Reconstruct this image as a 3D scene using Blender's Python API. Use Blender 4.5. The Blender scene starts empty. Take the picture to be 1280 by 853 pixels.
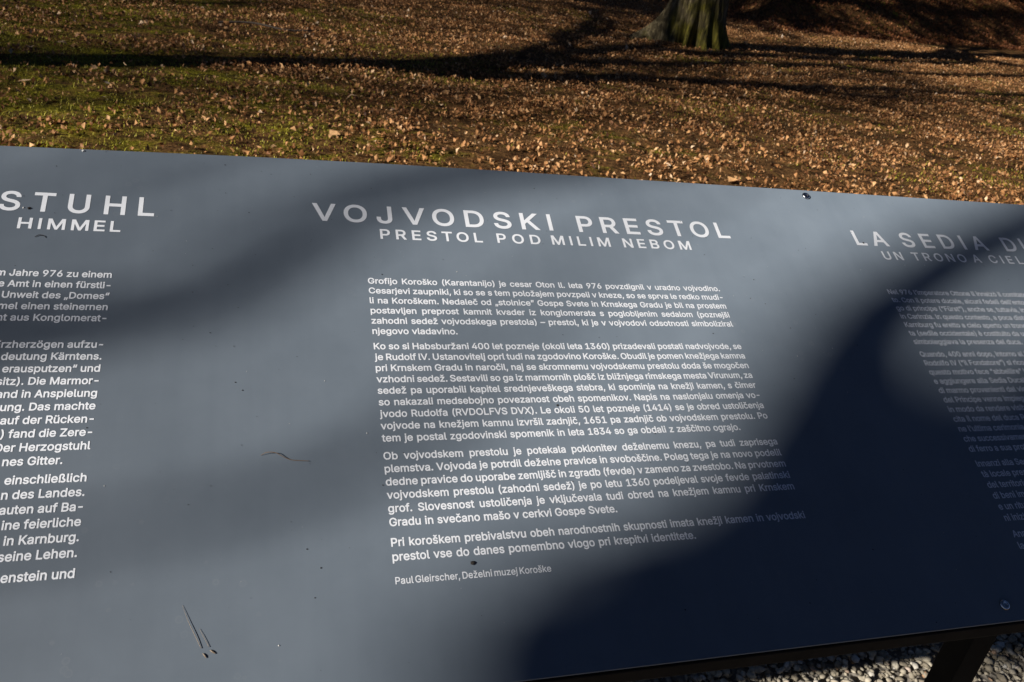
import bpy, math, random
import numpy as np
from mathutils import Vector, Matrix
from mathutils.geometry import tessellate_polygon
R_ = math.radians
sc = bpy.context.scene
COL = sc.collection

# ------------------------------------------------------------------ camera, sky, sun, exposure
CAM_LOC = (-0.1193, -0.4832, 1.4745)
RIGHT = Vector((0.957059, -0.255252, 0.137421))
DOWN = Vector((0.002167, -0.467727, -0.883870))
FWD = Vector((0.289885, 0.846214, -0.447090))
cam = bpy.data.cameras.new('camera')
cam.sensor_width = 36.0
cam.lens = 1046.29 / 1280 * 36
cam.clip_start = 0.05
cam.clip_end = 1500
cam.dof.use_dof = True
cam.dof.focus_distance = 0.98
cam.dof.aperture_fstop = 20.0
camo = bpy.data.objects.new('camera', cam)
COL.objects.link(camo)
m4 = Matrix.Identity(4)
for i in range(3):
    m4[i][0] = RIGHT[i]; m4[i][1] = -DOWN[i]; m4[i][2] = -FWD[i]; m4[i][3] = CAM_LOC[i]
camo.matrix_world = m4
sc.camera = camo

SUN_AZ, SUN_EL = R_(202), R_(27)
sun_dir = Vector((math.cos(SUN_AZ) * math.cos(SUN_EL), math.sin(SUN_AZ) * math.cos(SUN_EL), math.sin(SUN_EL)))
w = bpy.data.worlds.new('World')
sc.world = w
w.use_nodes = True
nt = w.node_tree
bg = nt.nodes['Background']
sky = nt.nodes.new('ShaderNodeTexSky')
sky.sky_type = 'NISHITA'
sky.sun_disc = False
sky.sun_elevation = SUN_EL
sky.sun_rotation = R_(90) - SUN_AZ
sky.air_density = 0.2
sky.dust_density = 0.1
sky.ozone_density = 3.0
sky.altitude = 500
nt.links.new(sky.outputs[0], bg.inputs[0])
bg.inputs[1].default_value = 0.05
sl = bpy.data.lights.new('sun', 'SUN')
sl.energy = 5.0
sl.angle = R_(0.53)
sl.color = (1.0, 0.94, 0.86)
so = bpy.data.objects.new('sun', sl)
COL.objects.link(so)
so.rotation_euler = sun_dir.to_track_quat('Z', 'Y').to_euler()
sc.view_settings.view_transform = 'Standard'
sc.view_settings.look = 'None'
sc.view_settings.exposure = 0.3
sc.view_settings.gamma = 1.0

rng = np.random.default_rng(7)
random.seed(7)

# ------------------------------------------------------------------ helpers
def tag(o, label=None, cat=None, group=None, kind=None):
    if label: o['label'] = label
    if cat: o['category'] = cat
    if group: o['group'] = group
    if kind: o['kind'] = kind
    return o

def mesh_obj(name, verts, faces, mat, parent=None, smooth=False):
    me = bpy.data.meshes.new(name)
    me.from_pydata([tuple(v) for v in verts], [], faces)
    if smooth:
        me.polygons.foreach_set('use_smooth', [True] * len(me.polygons))
    me.update()
    if mat: me.materials.append(mat)
    o = bpy.data.objects.new(name, me)
    COL.objects.link(o)
    o.parent = parent
    return o

def np_mesh(name, V, F, mat, parent=None, smooth=False, fcol=None):
    """V (n,3) and F (m,k) numpy arrays, all faces with k corners; fcol: one value 0..1 for each face"""
    me = bpy.data.meshes.new(name)
    m, k = F.shape
    me.vertices.add(len(V)); me.vertices.foreach_set('co', V.astype(np.float32).ravel())
    me.loops.add(m * k); me.loops.foreach_set('vertex_index', F.astype(np.int32).ravel())
    me.polygons.add(m)
    me.polygons.foreach_set('loop_start', np.arange(0, m * k, k, dtype=np.int32))
    me.polygons.foreach_set('loop_total', np.full(m, k, dtype=np.int32))
    if smooth: me.polygons.foreach_set('use_smooth', np.ones(m, dtype=bool))
    me.update(calc_edges=True)
    if fcol is not None:
        a = me.attributes.new('tone', 'FLOAT', 'FACE')
        a.data.foreach_set('value', fcol.astype(np.float32))
    me.materials.append(mat)
    o = bpy.data.objects.new(name, me)
    COL.objects.link(o)
    o.parent = parent
    return o

def empty(name, loc):
    o = bpy.data.objects.new(name, None)
    COL.objects.link(o)
    o.location = loc
    return o

def mat_new(name):
    m = bpy.data.materials.new(name)
    m.use_nodes = True
    return m, m.node_tree, m.node_tree.nodes['Principled BSDF']

def ramp(nt, stops, fac=None, interp='LINEAR'):
    r = nt.nodes.new('ShaderNodeValToRGB')
    r.color_ramp.interpolation = interp
    els = r.color_ramp.elements
    while len(els) > 1: els.remove(els[-1])
    els[0].position = stops[0][0]; els[0].color = (*stops[0][1], 1)
    for p, c in stops[1:]:
        e = els.new(p); e.color = (*c, 1)
    if fac is not None: nt.links.new(fac, r.inputs[0])
    return r

def noise(nt, scale, detail=4, rough=0.55, vec=None, dist=0.0):
    n = nt.nodes.new('ShaderNodeTexNoise')
    n.inputs['Scale'].default_value = scale
    n.inputs['Detail'].default_value = detail
    n.inputs['Roughness'].default_value = rough
    n.inputs['Distortion'].default_value = dist
    if vec is not None: nt.links.new(vec, n.inputs['Vector'])
    return n

def pos(nt):
    return nt.nodes.new('ShaderNodeNewGeometry').outputs['Position']

def bump(nt, height, strength, dist, bsdf):
    b = nt.nodes.new('ShaderNodeBump')
    b.inputs['Strength'].default_value = strength
    b.inputs['Distance'].default_value = dist
    nt.links.new(height, b.inputs['Height'])
    nt.links.new(b.outputs[0], bsdf.inputs['Normal'])

def vnoise(x, y, seed=0):
    """smooth 2-D value noise for numpy arrays, about -1..1"""
    def h(i, j):
        n = (i * 374761393 + j * 668265263 + seed * 974711) & 0x7fffffff
        n = (n ^ (n >> 13)) * 1274126177 & 0x7fffffff
        return ((n ^ (n >> 16)) & 0xffff) / 32767.5 - 1
    xi = np.floor(x).astype(np.int64); yi = np.floor(y).astype(np.int64)
    fx = x - xi; fy = y - yi
    fx = fx * fx * (3 - 2 * fx); fy = fy * fy * (3 - 2 * fy)
    return (h(xi, yi) * (1 - fx) + h(xi + 1, yi) * fx) * (1 - fy) + (h(xi, yi + 1) * (1 - fx) + h(xi + 1, yi + 1) * fx) * fy

# ------------------------------------------------------------------ materials
def toned(name, stops, rough=0.8, nscale=None, spec=0.25, trans=0.0):
    """colour picked for each piece by its 'tone' attribute, with a little grain"""
    m, nt, b = mat_new(name)
    at = nt.nodes.new('ShaderNodeAttribute'); at.attribute_name = 'tone'
    r = ramp(nt, stops, at.outputs['Fac'])
    col = r.outputs[0]
    if nscale:
        n = noise(nt, nscale, 3, 0.6, pos(nt))
        mx = nt.nodes.new('ShaderNodeMix'); mx.data_type = 'RGBA'; mx.blend_type = 'MULTIPLY'
        mx.inputs[0].default_value = 0.7
        nt.links.new(col, mx.inputs[6])
        rr = ramp(nt, [(0.3, (0.45, 0.45, 0.45)), (0.7, (1.25, 1.25, 1.25))], n.outputs['Fac'])
        nt.links.new(rr.outputs[0], mx.inputs[7])
        col = mx.outputs[2]
    nt.links.new(col, b.inputs['Base Color'])
    b.inputs['Roughness'].default_value = rough
    b.inputs['Specular IOR Level'].default_value = spec
    return m

M_LEAF = toned('dry_leaf', [(0.0, (0.05, 0.018, 0.007)), (0.3, (0.24, 0.10, 0.035)), (0.6, (0.54, 0.265, 0.10)), (0.85, (0.76, 0.45, 0.21)), (1.0, (0.85, 0.67, 0.48))], 0.6, 60)
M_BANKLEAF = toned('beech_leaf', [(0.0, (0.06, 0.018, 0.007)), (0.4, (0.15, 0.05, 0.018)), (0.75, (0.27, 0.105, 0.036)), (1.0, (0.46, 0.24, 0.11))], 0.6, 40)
M_GRASS = toned('grass_blade', [(0.0, (0.14, 0.13, 0.012)), (0.5, (0.38, 0.34, 0.024)), (0.85, (0.60, 0.53, 0.07)), (1.0, (0.42, 0.36, 0.10))], 0.6, None)
M_IVY = toned('ivy_leaf', [(0.0, (0.012, 0.02, 0.008)), (0.7, (0.03, 0.05, 0.015)), (1.0, (0.07, 0.09, 0.03))], 0.4, None)
M_STONE = toned('gravel_stone', [(0.0, (0.22, 0.19, 0.14)), (0.4, (0.38, 0.34, 0.26)), (0.75, (0.50, 0.45, 0.35)), (0.92, (0.62, 0.60, 0.55)), (1.0, (0.42, 0.25, 0.14))], 0.85, 90)

def ground_mat():
    m, nt, b = mat_new('lawn_soil')
    p = pos(nt)
    big = noise(nt, 0.55, 4, 0.6, p, 0.4)
    mid = noise(nt, 3.5, 5, 0.65, p)
    fine = noise(nt, 45, 5, 0.7, p)
    green = ramp(nt, [(0.32, (0.015, 0.014, 0.003)), (0.5, (0.20, 0.175, 0.012)), (0.68, (0.48, 0.42, 0.04))], fine.outputs['Fac'])
    brown = ramp(nt, [(0.32, (0.02, 0.010, 0.004)), (0.5, (0.17, 0.085, 0.030)), (0.7, (0.42, 0.23, 0.09))], fine.outputs['Fac'])
    sx = nt.nodes.new('ShaderNodeSeparateXYZ'); nt.links.new(p, sx.inputs[0])
    # the lawn is mossier on the left (-x) side
    mr = nt.nodes.new('ShaderNodeMapRange')
    mr.inputs['From Min'].default_value = -2.5; mr.inputs['From Max'].default_value = 3.0
    mr.inputs['To Min'].default_value = 0.18; mr.inputs['To Max'].default_value = -0.10
    nt.links.new(sx.outputs[0], mr.inputs['Value'])
    ad = nt.nodes.new('ShaderNodeMath'); ad.operation = 'ADD'
    nt.links.new(mid.outputs['Fac'], ad.inputs[0]); nt.links.new(mr.outputs[0], ad.inputs[1])
    ad2 = nt.nodes.new('ShaderNodeMath'); ad2.operation = 'MULTIPLY_ADD'
    nt.links.new(big.outputs['Fac'], ad2.inputs[0]); ad2.inputs[1].default_value = 0.8; nt.links.new(ad.outputs[0], ad2.inputs[2])
    fac = ramp(nt, [(0.93, (0, 0, 0)), (1.12, (1, 1, 1))], ad2.outputs[0])
    mr2 = nt.nodes.new('ShaderNodeMapRange'); mr2.inputs['From Min'].default_value = 0.90; mr2.inputs['From Max'].default_value = 1.12
    nt.links.new(ad2.outputs[0], mr2.inputs['Value'])
    mx = nt.nodes.new('ShaderNodeMix'); mx.data_type = 'RGBA'
    nt.links.new(mr2.outputs[0], mx.inputs[0]); nt.links.new(brown.outputs[0], mx.inputs[6]); nt.links.new(green.outputs[0], mx.inputs[7])
    soil_shade = noise(nt, 6.0, 4, 0.6, p, 0.8)  # uneven soil tone, with patchy twig shade painted into the colour
    dr = ramp(nt, [(0.36, (0.25, 0.23, 0.22)), (0.52, (0.9, 0.9, 0.9)), (0.68, (1.35, 1.3, 1.2))], soil_shade.outputs['Fac'])
    dm = nt.nodes.new('ShaderNodeMix'); dm.data_type = 'RGBA'; dm.blend_type = 'MULTIPLY'; dm.inputs[0].default_value = 1.0
    nt.links.new(mx.outputs[2], dm.inputs[6]); nt.links.new(dr.outputs[0], dm.inputs[7])
    nt.links.new(dm.outputs[2], b.inputs['Base Color'])
    b.inputs['Roughness'].default_value = 0.95
    b.inputs['Specular IOR Level'].default_value = 0.1
    bump(nt, fine.outputs['Fac'], 1.0, 0.03, b)
    return m
M_GROUND = ground_mat()

def gravelbed_mat():
    m, nt, b = mat_new('gravel_bed')
    v = nt.nodes.new('ShaderNodeTexVoronoi'); v.inputs['Scale'].default_value = 60
    nt.links.new(pos(nt), v.inputs['Vector'])
    r = ramp(nt, [(0.0, (0.10, 0.09, 0.075)), (0.5, (0.2, 0.18, 0.15)), (1.0, (0.32, 0.29, 0.25))], v.outputs['Color'])
    nt.links.new(r.outputs[0], b.inputs['Base Color'])
    b.inputs['Roughness'].default_value = 0.95
    bump(nt, v.outputs['Distance'], 0.8, 0.01, b)
    return m
M_BED = gravelbed_mat()

def bark_mat(name, moss=True, pale=1.0):
    m, nt, b = mat_new(name)
    tc = nt.nodes.new('ShaderNodeTexCoord')
    mp = nt.nodes.new('ShaderNodeMapping'); mp.inputs['Scale'].default_value = (1, 1, 0.18)
    nt.links.new(tc.outputs['Object'], mp.inputs[0])
    n = noise(nt, 22, 6, 0.65, mp.outputs[0], 0.6)
    n2 = noise(nt, 3.0, 4, 0.6, tc.outputs['Object'])
    r = ramp(nt, [(0.3, (0.02 * pale, 0.016 * pale, 0.009 * pale)), (0.5, (0.09 * pale, 0.070 * pale, 0.036 * pale)), (0.72, (0.34 * pale, 0.275 * pale, 0.16 * pale))], n.outputs['Fac'])
    col = r.outputs[0]
    if moss:
        sx = nt.nodes.new('ShaderNodeSeparateXYZ'); nt.links.new(tc.outputs['Object'], sx.inputs[0])
        mr = nt.nodes.new('ShaderNodeMapRange'); mr.inputs['From Min'].default_value = 0.0; mr.inputs['From Max'].default_value = 0.95
        mr.inputs['To Min'].default_value = 0.38; mr.inputs['To Max'].default_value = 0.0
        nt.links.new(sx.outputs[2], mr.inputs['Value'])
        ml = nt.nodes.new('ShaderNodeMapRange'); ml.inputs['From Min'].default_value = -0.62; ml.inputs['From Max'].default_value = -0.46
        ml.inputs['To Min'].default_value = -0.35; ml.inputs['To Max'].default_value = 0.0
        nt.links.new(sx.outputs[0], ml.inputs['Value'])
        a0 = nt.nodes.new('ShaderNodeMath'); a0.operation = 'ADD'
        nt.links.new(mr.outputs[0], a0.inputs[0]); nt.links.new(ml.outputs[0], a0.inputs[1])
        ad = nt.nodes.new('ShaderNodeMath'); ad.operation = 'ADD'
        nt.links.new(a0.outputs[0], ad.inputs[0]); nt.links.new(n2.outputs['Fac'], ad.inputs[1])
        f = ramp(nt, [(0.58, (0, 0, 0)), (0.78, (0.92, 0.92, 0.92))], ad.outputs[0])
        mossc = ramp(nt, [(0.35, (0.018, 0.017, 0.003)), (0.65, (0.17, 0.145, 0.014))], n.outputs['Fac'])
        mx = nt.nodes.new('ShaderNodeMix'); mx.data_type = 'RGBA'
        nt.links.new(f.outputs[0], mx.inputs[0]); nt.links.new(col, mx.inputs[6]); nt.links.new(mossc.outputs[0], mx.inputs[7])
        col = mx.outputs[2]
    nt.links.new(col, b.inputs['Base Color'])
    b.inputs['Roughness'].default_value = 0.9
    b.inputs['Specular IOR Level'].default_value = 0.2
    bump(nt, n.outputs['Fac'], 0.9, 0.03, b)
    return m
M_MOSSBARK = bark_mat('mossy_bark', True, .95)
M_BARK = bark_mat('grey_bark', False)

def panel_mat():
    m, nt, b = mat_new('anthracite_powder_coat')
    tc = nt.nodes.new('ShaderNodeTexCoord')
    n = noise(nt, 900, 2, 0.5, tc.outputs['Object'])
    n2 = noise(nt, 9, 5, 0.6, tc.outputs['Object'])
    mp = nt.nodes.new('ShaderNodeMapping'); mp.inputs['Scale'].default_value = (60, 2.5, 1)
    nt.links.new(tc.outputs['Object'], mp.inputs[0])
    n3 = noise(nt, 1.0, 3, 0.5, mp.outputs[0])
    add = nt.nodes.new('ShaderNodeMath'); add.operation = 'MULTIPLY_ADD'
    nt.links.new(n3.outputs['Fac'], add.inputs[0]); add.inputs[1].default_value = 0.25; nt.links.new(n2.outputs['Fac'], add.inputs[2])
    r = ramp(nt, [(0.40, PANEL_LO), (0.85, PANEL_HI)], add.outputs[0])
    # dried rain spots and a thin dust film
    vo = nt.nodes.new('ShaderNodeTexVoronoi'); vo.inputs['Scale'].default_value = 55; vo.inputs['Randomness'].default_value = 1.0
    nt.links.new(tc.outputs['Object'], vo.inputs['Vector'])
    sp = ramp(nt, [(0.10, (0.06, 0.06, 0.06)), (0.16, (0.22, 0.22, 0.22)), (0.20, (0.0, 0.0, 0.0))], vo.outputs['Distance'])
    n4 = noise(nt, 4.0, 4, 0.6, tc.outputs['Object'])
    msk = ramp(nt, [(0.52, (0, 0, 0)), (0.72, (1, 1, 1))], n4.outputs['Fac'])
    mm = nt.nodes.new('ShaderNodeMath'); mm.operation = 'MULTIPLY'
    nt.links.new(sp.outputs[0], mm.inputs[0]); nt.links.new(msk.outputs[0], mm.inputs[1])
    mxs = nt.nodes.new('ShaderNodeMix'); mxs.data_type = 'RGBA'
    nt.links.new(mm.outputs[0], mxs.inputs[0]); nt.links.new(r.outputs[0], mxs.inputs[6]); mxs.inputs[7].default_value = (0.36, 0.37, 0.38, 1)
    nt.links.new(mxs.outputs[2], b.inputs['Base Color'])
    b.inputs['Metallic'].default_value = PANEL_METAL
    b.inputs['Roughness'].default_value = PANEL_ROUGH
    b.inputs['Diffuse Roughness'].default_value = 1.0
    bump(nt, n.outputs['Fac'], 0.12, 0.0003, b)
    return m
PANEL_LO, PANEL_HI, PANEL_METAL, PANEL_ROUGH = (0.143, 0.178, 0.219), (0.176, 0.215, 0.260), 0.0, 0.6
M_PANEL = panel_mat()

def simple(name, c, rough=0.6, metal=0.0, nsc=None, spec=0.5):
    m, nt, b = mat_new(name)
    b.inputs['Roughness'].default_value = rough
    b.inputs['Metallic'].default_value = metal
    b.inputs['Specular IOR Level'].default_value = spec
    if nsc:
        n = noise(nt, nsc, 5, 0.6, pos(nt))
        r = ramp(nt, [(0.3, tuple(x * 0.55 for x in c)), (0.7, tuple(x * 1.35 for x in c))], n.outputs['Fac'])
        nt.links.new(r.outputs[0], b.inputs['Base Color'])
    else:
        b.inputs['Base Color'].default_value = (*c, 1)
    return m
M_PRINT = simple('white_print', (0.80, 0.83, 0.88), 0.6, 0, None, 0.2)
M_BEAM = simple('brown_steel_tube', (0.018, 0.013, 0.009), 0.7, 0, 25, 0.2)
M_LEG = simple('shade_dark_steel', (0.007, 0.006, 0.005), 0.7, 0, 30, 0.15)  # dark steel, its colour blackened further for the shade around the leg
M_BOLT = simple('stainless_bolt', (0.62, 0.63, 0.65), 0.22, 1.0)
M_NEEDLE = simple('dry_needle', (0.22, 0.17, 0.12), 0.5)
M_TWIG = simple('tan_stem', (0.20, 0.13, 0.08), 0.5)
M_CRUMB = simple('dirt', (0.018, 0.015, 0.013), 0.9)
M_PALE = simple('pale_dust', (0.6, 0.6, 0.58), 0.8)
M_DEADWOOD = simple('dead_twig', (0.10, 0.075, 0.055), 0.85, 0, 30)

# ------------------------------------------------------------------ terrain
def terrain(x, y):
    x = np.asarray(x, float); y = np.asarray(y, float)
    z = 0.035 * vnoise(x * 0.35, y * 0.35, 1) + 0.018 * vnoise(x * 1.1, y * 1.1, 2) + 0.008 * vnoise(x * 3.3, y * 3.3, 3)
    near = np.clip((np.hypot(x - 0.5, y - 0.5) - 2.6) / 2.0, 0, 1)
    z = z * near
    yf = 18.7 + np.maximum(x - 13, -3) * 0.38
    d = np.minimum((y - yf) * 0.93, (x - 11.3) * 0.95 + 0.4 * vnoise(x * .7, y * .7, 9))
    d = np.clip(d, 0, 7)
    z = z + 0.46 * d * np.clip(d / 1.2, 0, 1) * (1 + 0.12 * vnoise(x * .8, y * .8, 5))
    return z

def grid(x0, x1, y0, y1, step):
    xs = np.arange(x0, x1 + step * .5, step); ys = np.arange(y0, y1 + step * .5, step)
    X, Y = np.meshgrid(xs, ys)
    nx, ny = len(xs), len(ys)
    i = np.arange(nx - 1); j = np.arange(ny - 1)
    I, J = np.meshgrid(i, j)
    a = (J * nx + I).ravel()
    F = np.stack([a, a + 1, a + 1 + nx, a + nx], 1)
    return X.ravel(), Y.ravel(), F

# one sheet: fine rows and columns in view, stretched towards the horizon
def axis(lo, hi, step, far):
    core = np.arange(lo, hi + 1e-6, step)
    out = []; d = step
    v = hi
    while v < far: d *= 1.35; v += d; out.append(v)
    left = []; d = step; v = lo
    while v > -far: d *= 1.35; v -= d; left.append(v)
    return np.concatenate([left[::-1], core, out])
xs = axis(-4, 27, 0.09, 700); ys = axis(-3, 27, 0.09, 700)
X, Y = np.meshgrid(xs, ys)
I, J = np.meshgrid(np.arange(len(xs) - 1), np.arange(len(ys) - 1))
a = (J * len(xs) + I).ravel()
F = np.stack([a, a + 1, a + 1 + len(xs), a + len(xs)], 1)
Z = terrain(X, Y)
g = np_mesh('ground', np.stack([X.ravel(), Y.ravel(), Z.ravel() - 0.0], 1), F, M_GROUND, smooth=True)
tag(g, kind='structure')
bed = mesh_obj('gravel_bed', [(-3.0, -1.6, .006), (3.6, -1.6, .006), (3.6, 2.3, .006), (-3.0, 2.3, .006)], [(0, 1, 2, 3)], M_BED)
tag(bed, kind='structure')

# ------------------------------------------------------------------ ground cover
CX, CY = CAM_LOC[0], CAM_LOC[1]
def in_view(x, y, margin=0.6):
    """rough wedge of ground that can be seen from about the photographer's place"""
    dx, dy = x - CX, y - CY
    f = FWD[0] * dx + FWD[1] * dy + 0.447 * 1.47
    r = RIGHT[0] * dx + RIGHT[1] * dy - 0.137 * 1.47
    return (f > 0.2) & (np.abs(r) < 0.66 * f + margin * 2.2)

def leaf_mesh(name, n_try, xr, yr, smin, smax, mat, keep, lift=0.012, tonepow=1.0, lay=0.55):
    x = rng.uniform(*xr, n_try); y = rng.uniform(*yr, n_try)
    k = keep(x, y)
    x, y = x[k], y[k]; n = len(x)
    z = terrain(x, y) + rng.uniform(0.0, lift, n)
    s = smin + (smax - smin) * rng.random(n) ** 2.2
    # template: curled pointed leaf folded along its midrib
    T = np.array([(-.5, 0), (-.08, .26), (.5, .0), (.02, 0), (-.05, -.26)])
    tri = np.array([(0, 3, 1), (3, 2, 1), (0, 4, 3), (4, 2, 3)])
    px = T[:, 0][None, :] * np.ones((n, 1)); py = T[:, 1][None, :] * rng.uniform(.7, 1.5, (n, 1))
    py = py + rng.normal(0, .05, (n, 5)); px = px + rng.normal(0, .04, (n, 5))
    fold = rng.uniform(-.1, .9, (n, 1)); curl = rng.uniform(-1.3, 1.3, (n, 1))
    pz = np.abs(py) * fold + curl * px * px + rng.normal(0, .03, (n, 5))
    P = np.stack([px, py, pz], 2) * s[:, None, None]
    yaw = rng.uniform(0, 2 * np.pi, n); tilt = rng.normal(0, lay, n); roll = rng.normal(0, lay, n)
    def rotm(ax, a):
        c, s_ = np.cos(a), np.sin(a); o = np.ones_like(a); z0 = np.zeros_like(a)
        if ax == 0: m = [[o, z0, z0], [z0, c, -s_], [z0, s_, c]]
        elif ax == 1: m = [[c, z0, s_], [z0, o, z0], [-s_, z0, c]]
        else: m = [[c, -s_, z0], [s_, c, z0], [z0, z0, o]]
        return np.array([[m[i][j] for j in range(3)] for i in range(3)]).transpose(2, 0, 1)
    Rm = rotm(2, yaw) @ rotm(1, tilt) @ rotm(0, roll)
    P = np.einsum('nij,nkj->nki', Rm, P)
    P[:, :, 2] -= P[:, :, 2].min(1)[:, None] * 0.85
    P += np.stack([x, y, z], 1)[:, None, :]
    V = P.reshape(-1, 3)
    F = (tri[None] + (np.arange(n) * 5)[:, None, None]).reshape(-1, 3)
    tone = np.clip(rng.beta(2.0, 2.2, n) ** tonepow, 0, 1)
    o = np_mesh(name, V, F, mat, fcol=np.repeat(tone, 4))
    return o

def greenness(x, y):
    g = 0.5 + 0.5 * (0.75 * vnoise(x * 0.7, y * 0.9, 11) + 0.55 * vnoise(x * 2.1, y * 2.6, 12) + .3 * vnoise(x * 6, y * 6, 13))
    return g + np.clip((.9 - x) * 0.075, -0.16, 0.24)

def keep_lawn(x, y):
    p = np.clip(1.42 - 1.1 * greenness(x, y), 0.16, 1) * np.clip(.62 + .75 * vnoise(x * 2.6 + 7, y * 3.2, 31) + .35 * vnoise(x * 8, y * 8, 32), .10, 1)
    return in_view(x, y) & (y > 2.9) & (rng.random(len(x)) < p) & ((y < 18.5) | (x < 12)) & (terrain(x, y) < .3)
lv = leaf_mesh('fallen_leaves', 820000, (-5, 19), (2.9, 22), 0.010, 0.050, M_LEAF, keep_lawn, 0.030, 1.0, 0.75)
tag(lv, 'small curled dry brown leaves strewn over the lawn behind the board', 'leaves', kind='stuff')
lb = leaf_mesh('large_fallen_leaves', 1500, (-4, 16), (3, 17), 0.05, 0.105, M_LEAF, keep_lawn, 0.02, 0.45)
tag(lb, 'scattered larger pale tan leaves lying on the lawn', 'leaves', kind='stuff')
def keep_bank(x, y):
    yf = 18.7 + np.maximum(x - 13, -3) * 0.38
    return in_view(x, y, 1.5) & (np.minimum((y - yf) * .93, (x - 11.3) * .95) > -0.9 + .5 * rng.random(len(x)))
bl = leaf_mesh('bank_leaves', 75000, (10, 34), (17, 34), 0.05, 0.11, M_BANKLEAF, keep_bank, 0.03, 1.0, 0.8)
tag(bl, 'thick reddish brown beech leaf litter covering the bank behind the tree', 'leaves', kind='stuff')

def blades(name, n_try, xr, yr, keep, h0, h1, mat, wd=0.003):
    x = rng.uniform(*xr, n_try); y = rng.uniform(*yr, n_try)
    k = keep(x, y); x, y = x[k], y[k]; n = len(x)
    z = terrain(x, y) - 0.003
    h = rng.uniform(h0, h1, n); az = rng.uniform(0, 2 * np.pi, n); ln = rng.uniform(.3, 1.3, n) * h
    wx, wy = -np.sin(az) * wd, np.cos(az) * wd
    b = np.stack([x, y, z], 1)
    mid = b + np.stack([np.cos(az) * ln * .35, np.sin(az) * ln * .35, h * .65], 1)
    tip = b + np.stack([np.cos(az) * ln, np.sin(az) * ln, h], 1)
    wv = np.stack([wx, wy, np.zeros(n)], 1)
    V = np.stack([b - wv, b + wv, mid + wv * .8, mid - wv * .8, tip], 1).reshape(-1, 3)
    tri = np.array([(0, 1, 2), (0, 2, 3), (3, 2, 4)])
    F = (tri[None] + (np.arange(n) * 5)[:, None, None]).reshape(-1, 3)
    return np_mesh(name, V, F, mat, fcol=np.repeat(rng.random(n), 3))
def keep_grass(x, y):
    return in_view(x, y) & (rng.random(len(x)) < np.clip((greenness(x, y) - .48) * 2.4, 0.02, 1)) & (terrain(x, y) < .3)
gr = blades('grass', 520000, (-5, 17), (2.9, 19), keep_grass, 0.008, 0.026, M_GRASS, 0.0022)
tag(gr, 'short mossy green grass growing in patches between the leaves', 'grass', kind='stuff')

M_STRAW = toned('dry_grass', [(0.0, (0.16, 0.13, 0.05)), (0.6, (0.36, 0.29, 0.13)), (1.0, (0.58, 0.48, 0.27))], 0.7)
def keep_straw(x, y):
    return in_view(x, y) & (rng.random(len(x)) < np.clip(.35 + .6 * vnoise(x * 1.3 + 3, y * 1.6, 41), 0.03, 1)) & (terrain(x, y) < .3)
sw_ = blades('dry_grass', 170000, (-5, 18), (2.9, 20), keep_straw, 0.004, 0.016, M_STRAW, 0.0016)
tag(sw_, 'pale dry grass blades lying flat among the leaves', 'grass', kind='stuff')

# gravel: irregular crushed stones
def gravel():
    ico = [(0, 0, 1), (.894, 0, .447), (.276, .851, .447), (-.724, .526, .447), (-.724, -.526, .447), (.276, -.851, .447),
           (.724, .526, -.447), (-.276, .851, -.447), (-.894, 0, -.447), (-.276, -.851, -.447), (.724, -.526, -.447), (0, 0, -1)]
    tf = [(0, 1, 2), (0, 2, 3), (0, 3, 4), (0, 4, 5), (0, 5, 1), (1, 6, 2), (2, 6, 7), (2, 7, 3), (3, 7, 8), (3, 8, 4), (4, 8, 9), (4, 9, 5), (5, 9, 10), (5, 10, 1), (1, 10, 6), (11, 7, 6), (11, 8, 7), (11, 9, 8), (11, 10, 9), (11, 6, 10)]
    T = np.array(ico); tf = np.array(tf)
    n1, n2 = 22000, 26000
    x = np.concatenate([rng.uniform(-3, 3.6, n1), rng.uniform(0.2, 2.7, n2)]); y = np.concatenate([rng.uniform(-1.6, 2.3, n1), rng.uniform(0.0, 1.5, n2)])
    n = len(x)
    s = 0.004 + 0.0075 * rng.random(n) ** 1.8
    ax = rng.uniform(.55, 1.45, (n, 3)); ax[:, 2] = rng.uniform(.45, .85, n)
    P = T[None] * (1 + rng.normal(0, .17, (n, 12, 1))) * ax[:, None, :] * s[:, None, None]
    a = rng.uniform(0, 6.283, n); t = rng.normal(0, .4, n)
    c, d = np.cos(t), np.sin(t)
    P = np.stack([P[..., 0], P[..., 1] * c[:, None] - P[..., 2] * d[:, None], P[..., 1] * d[:, None] + P[..., 2] * c[:, None]], 2)
    c, d = np.cos(a), np.sin(a)
    P = np.stack([P[..., 0] * c[:, None] - P[..., 1] * d[:, None], P[..., 0] * d[:, None] + P[..., 1] * c[:, None], P[..., 2]], 2)
    P += np.stack([x, y, 0.006 + s * rng.uniform(.3, 1.9, n)], 1)[:, None]
    F = (tf[None] + (np.arange(n) * 12)[:, None, None]).reshape(-1, 3)
    tone = rng.random(n)
    return np_mesh('gravel', P.reshape(-1, 3), F, M_STONE, fcol=np.repeat(tone, 20))
tag(gravel(), 'pale grey and beige crushed gravel spread under the board', 'gravel', kind='stuff')

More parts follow.
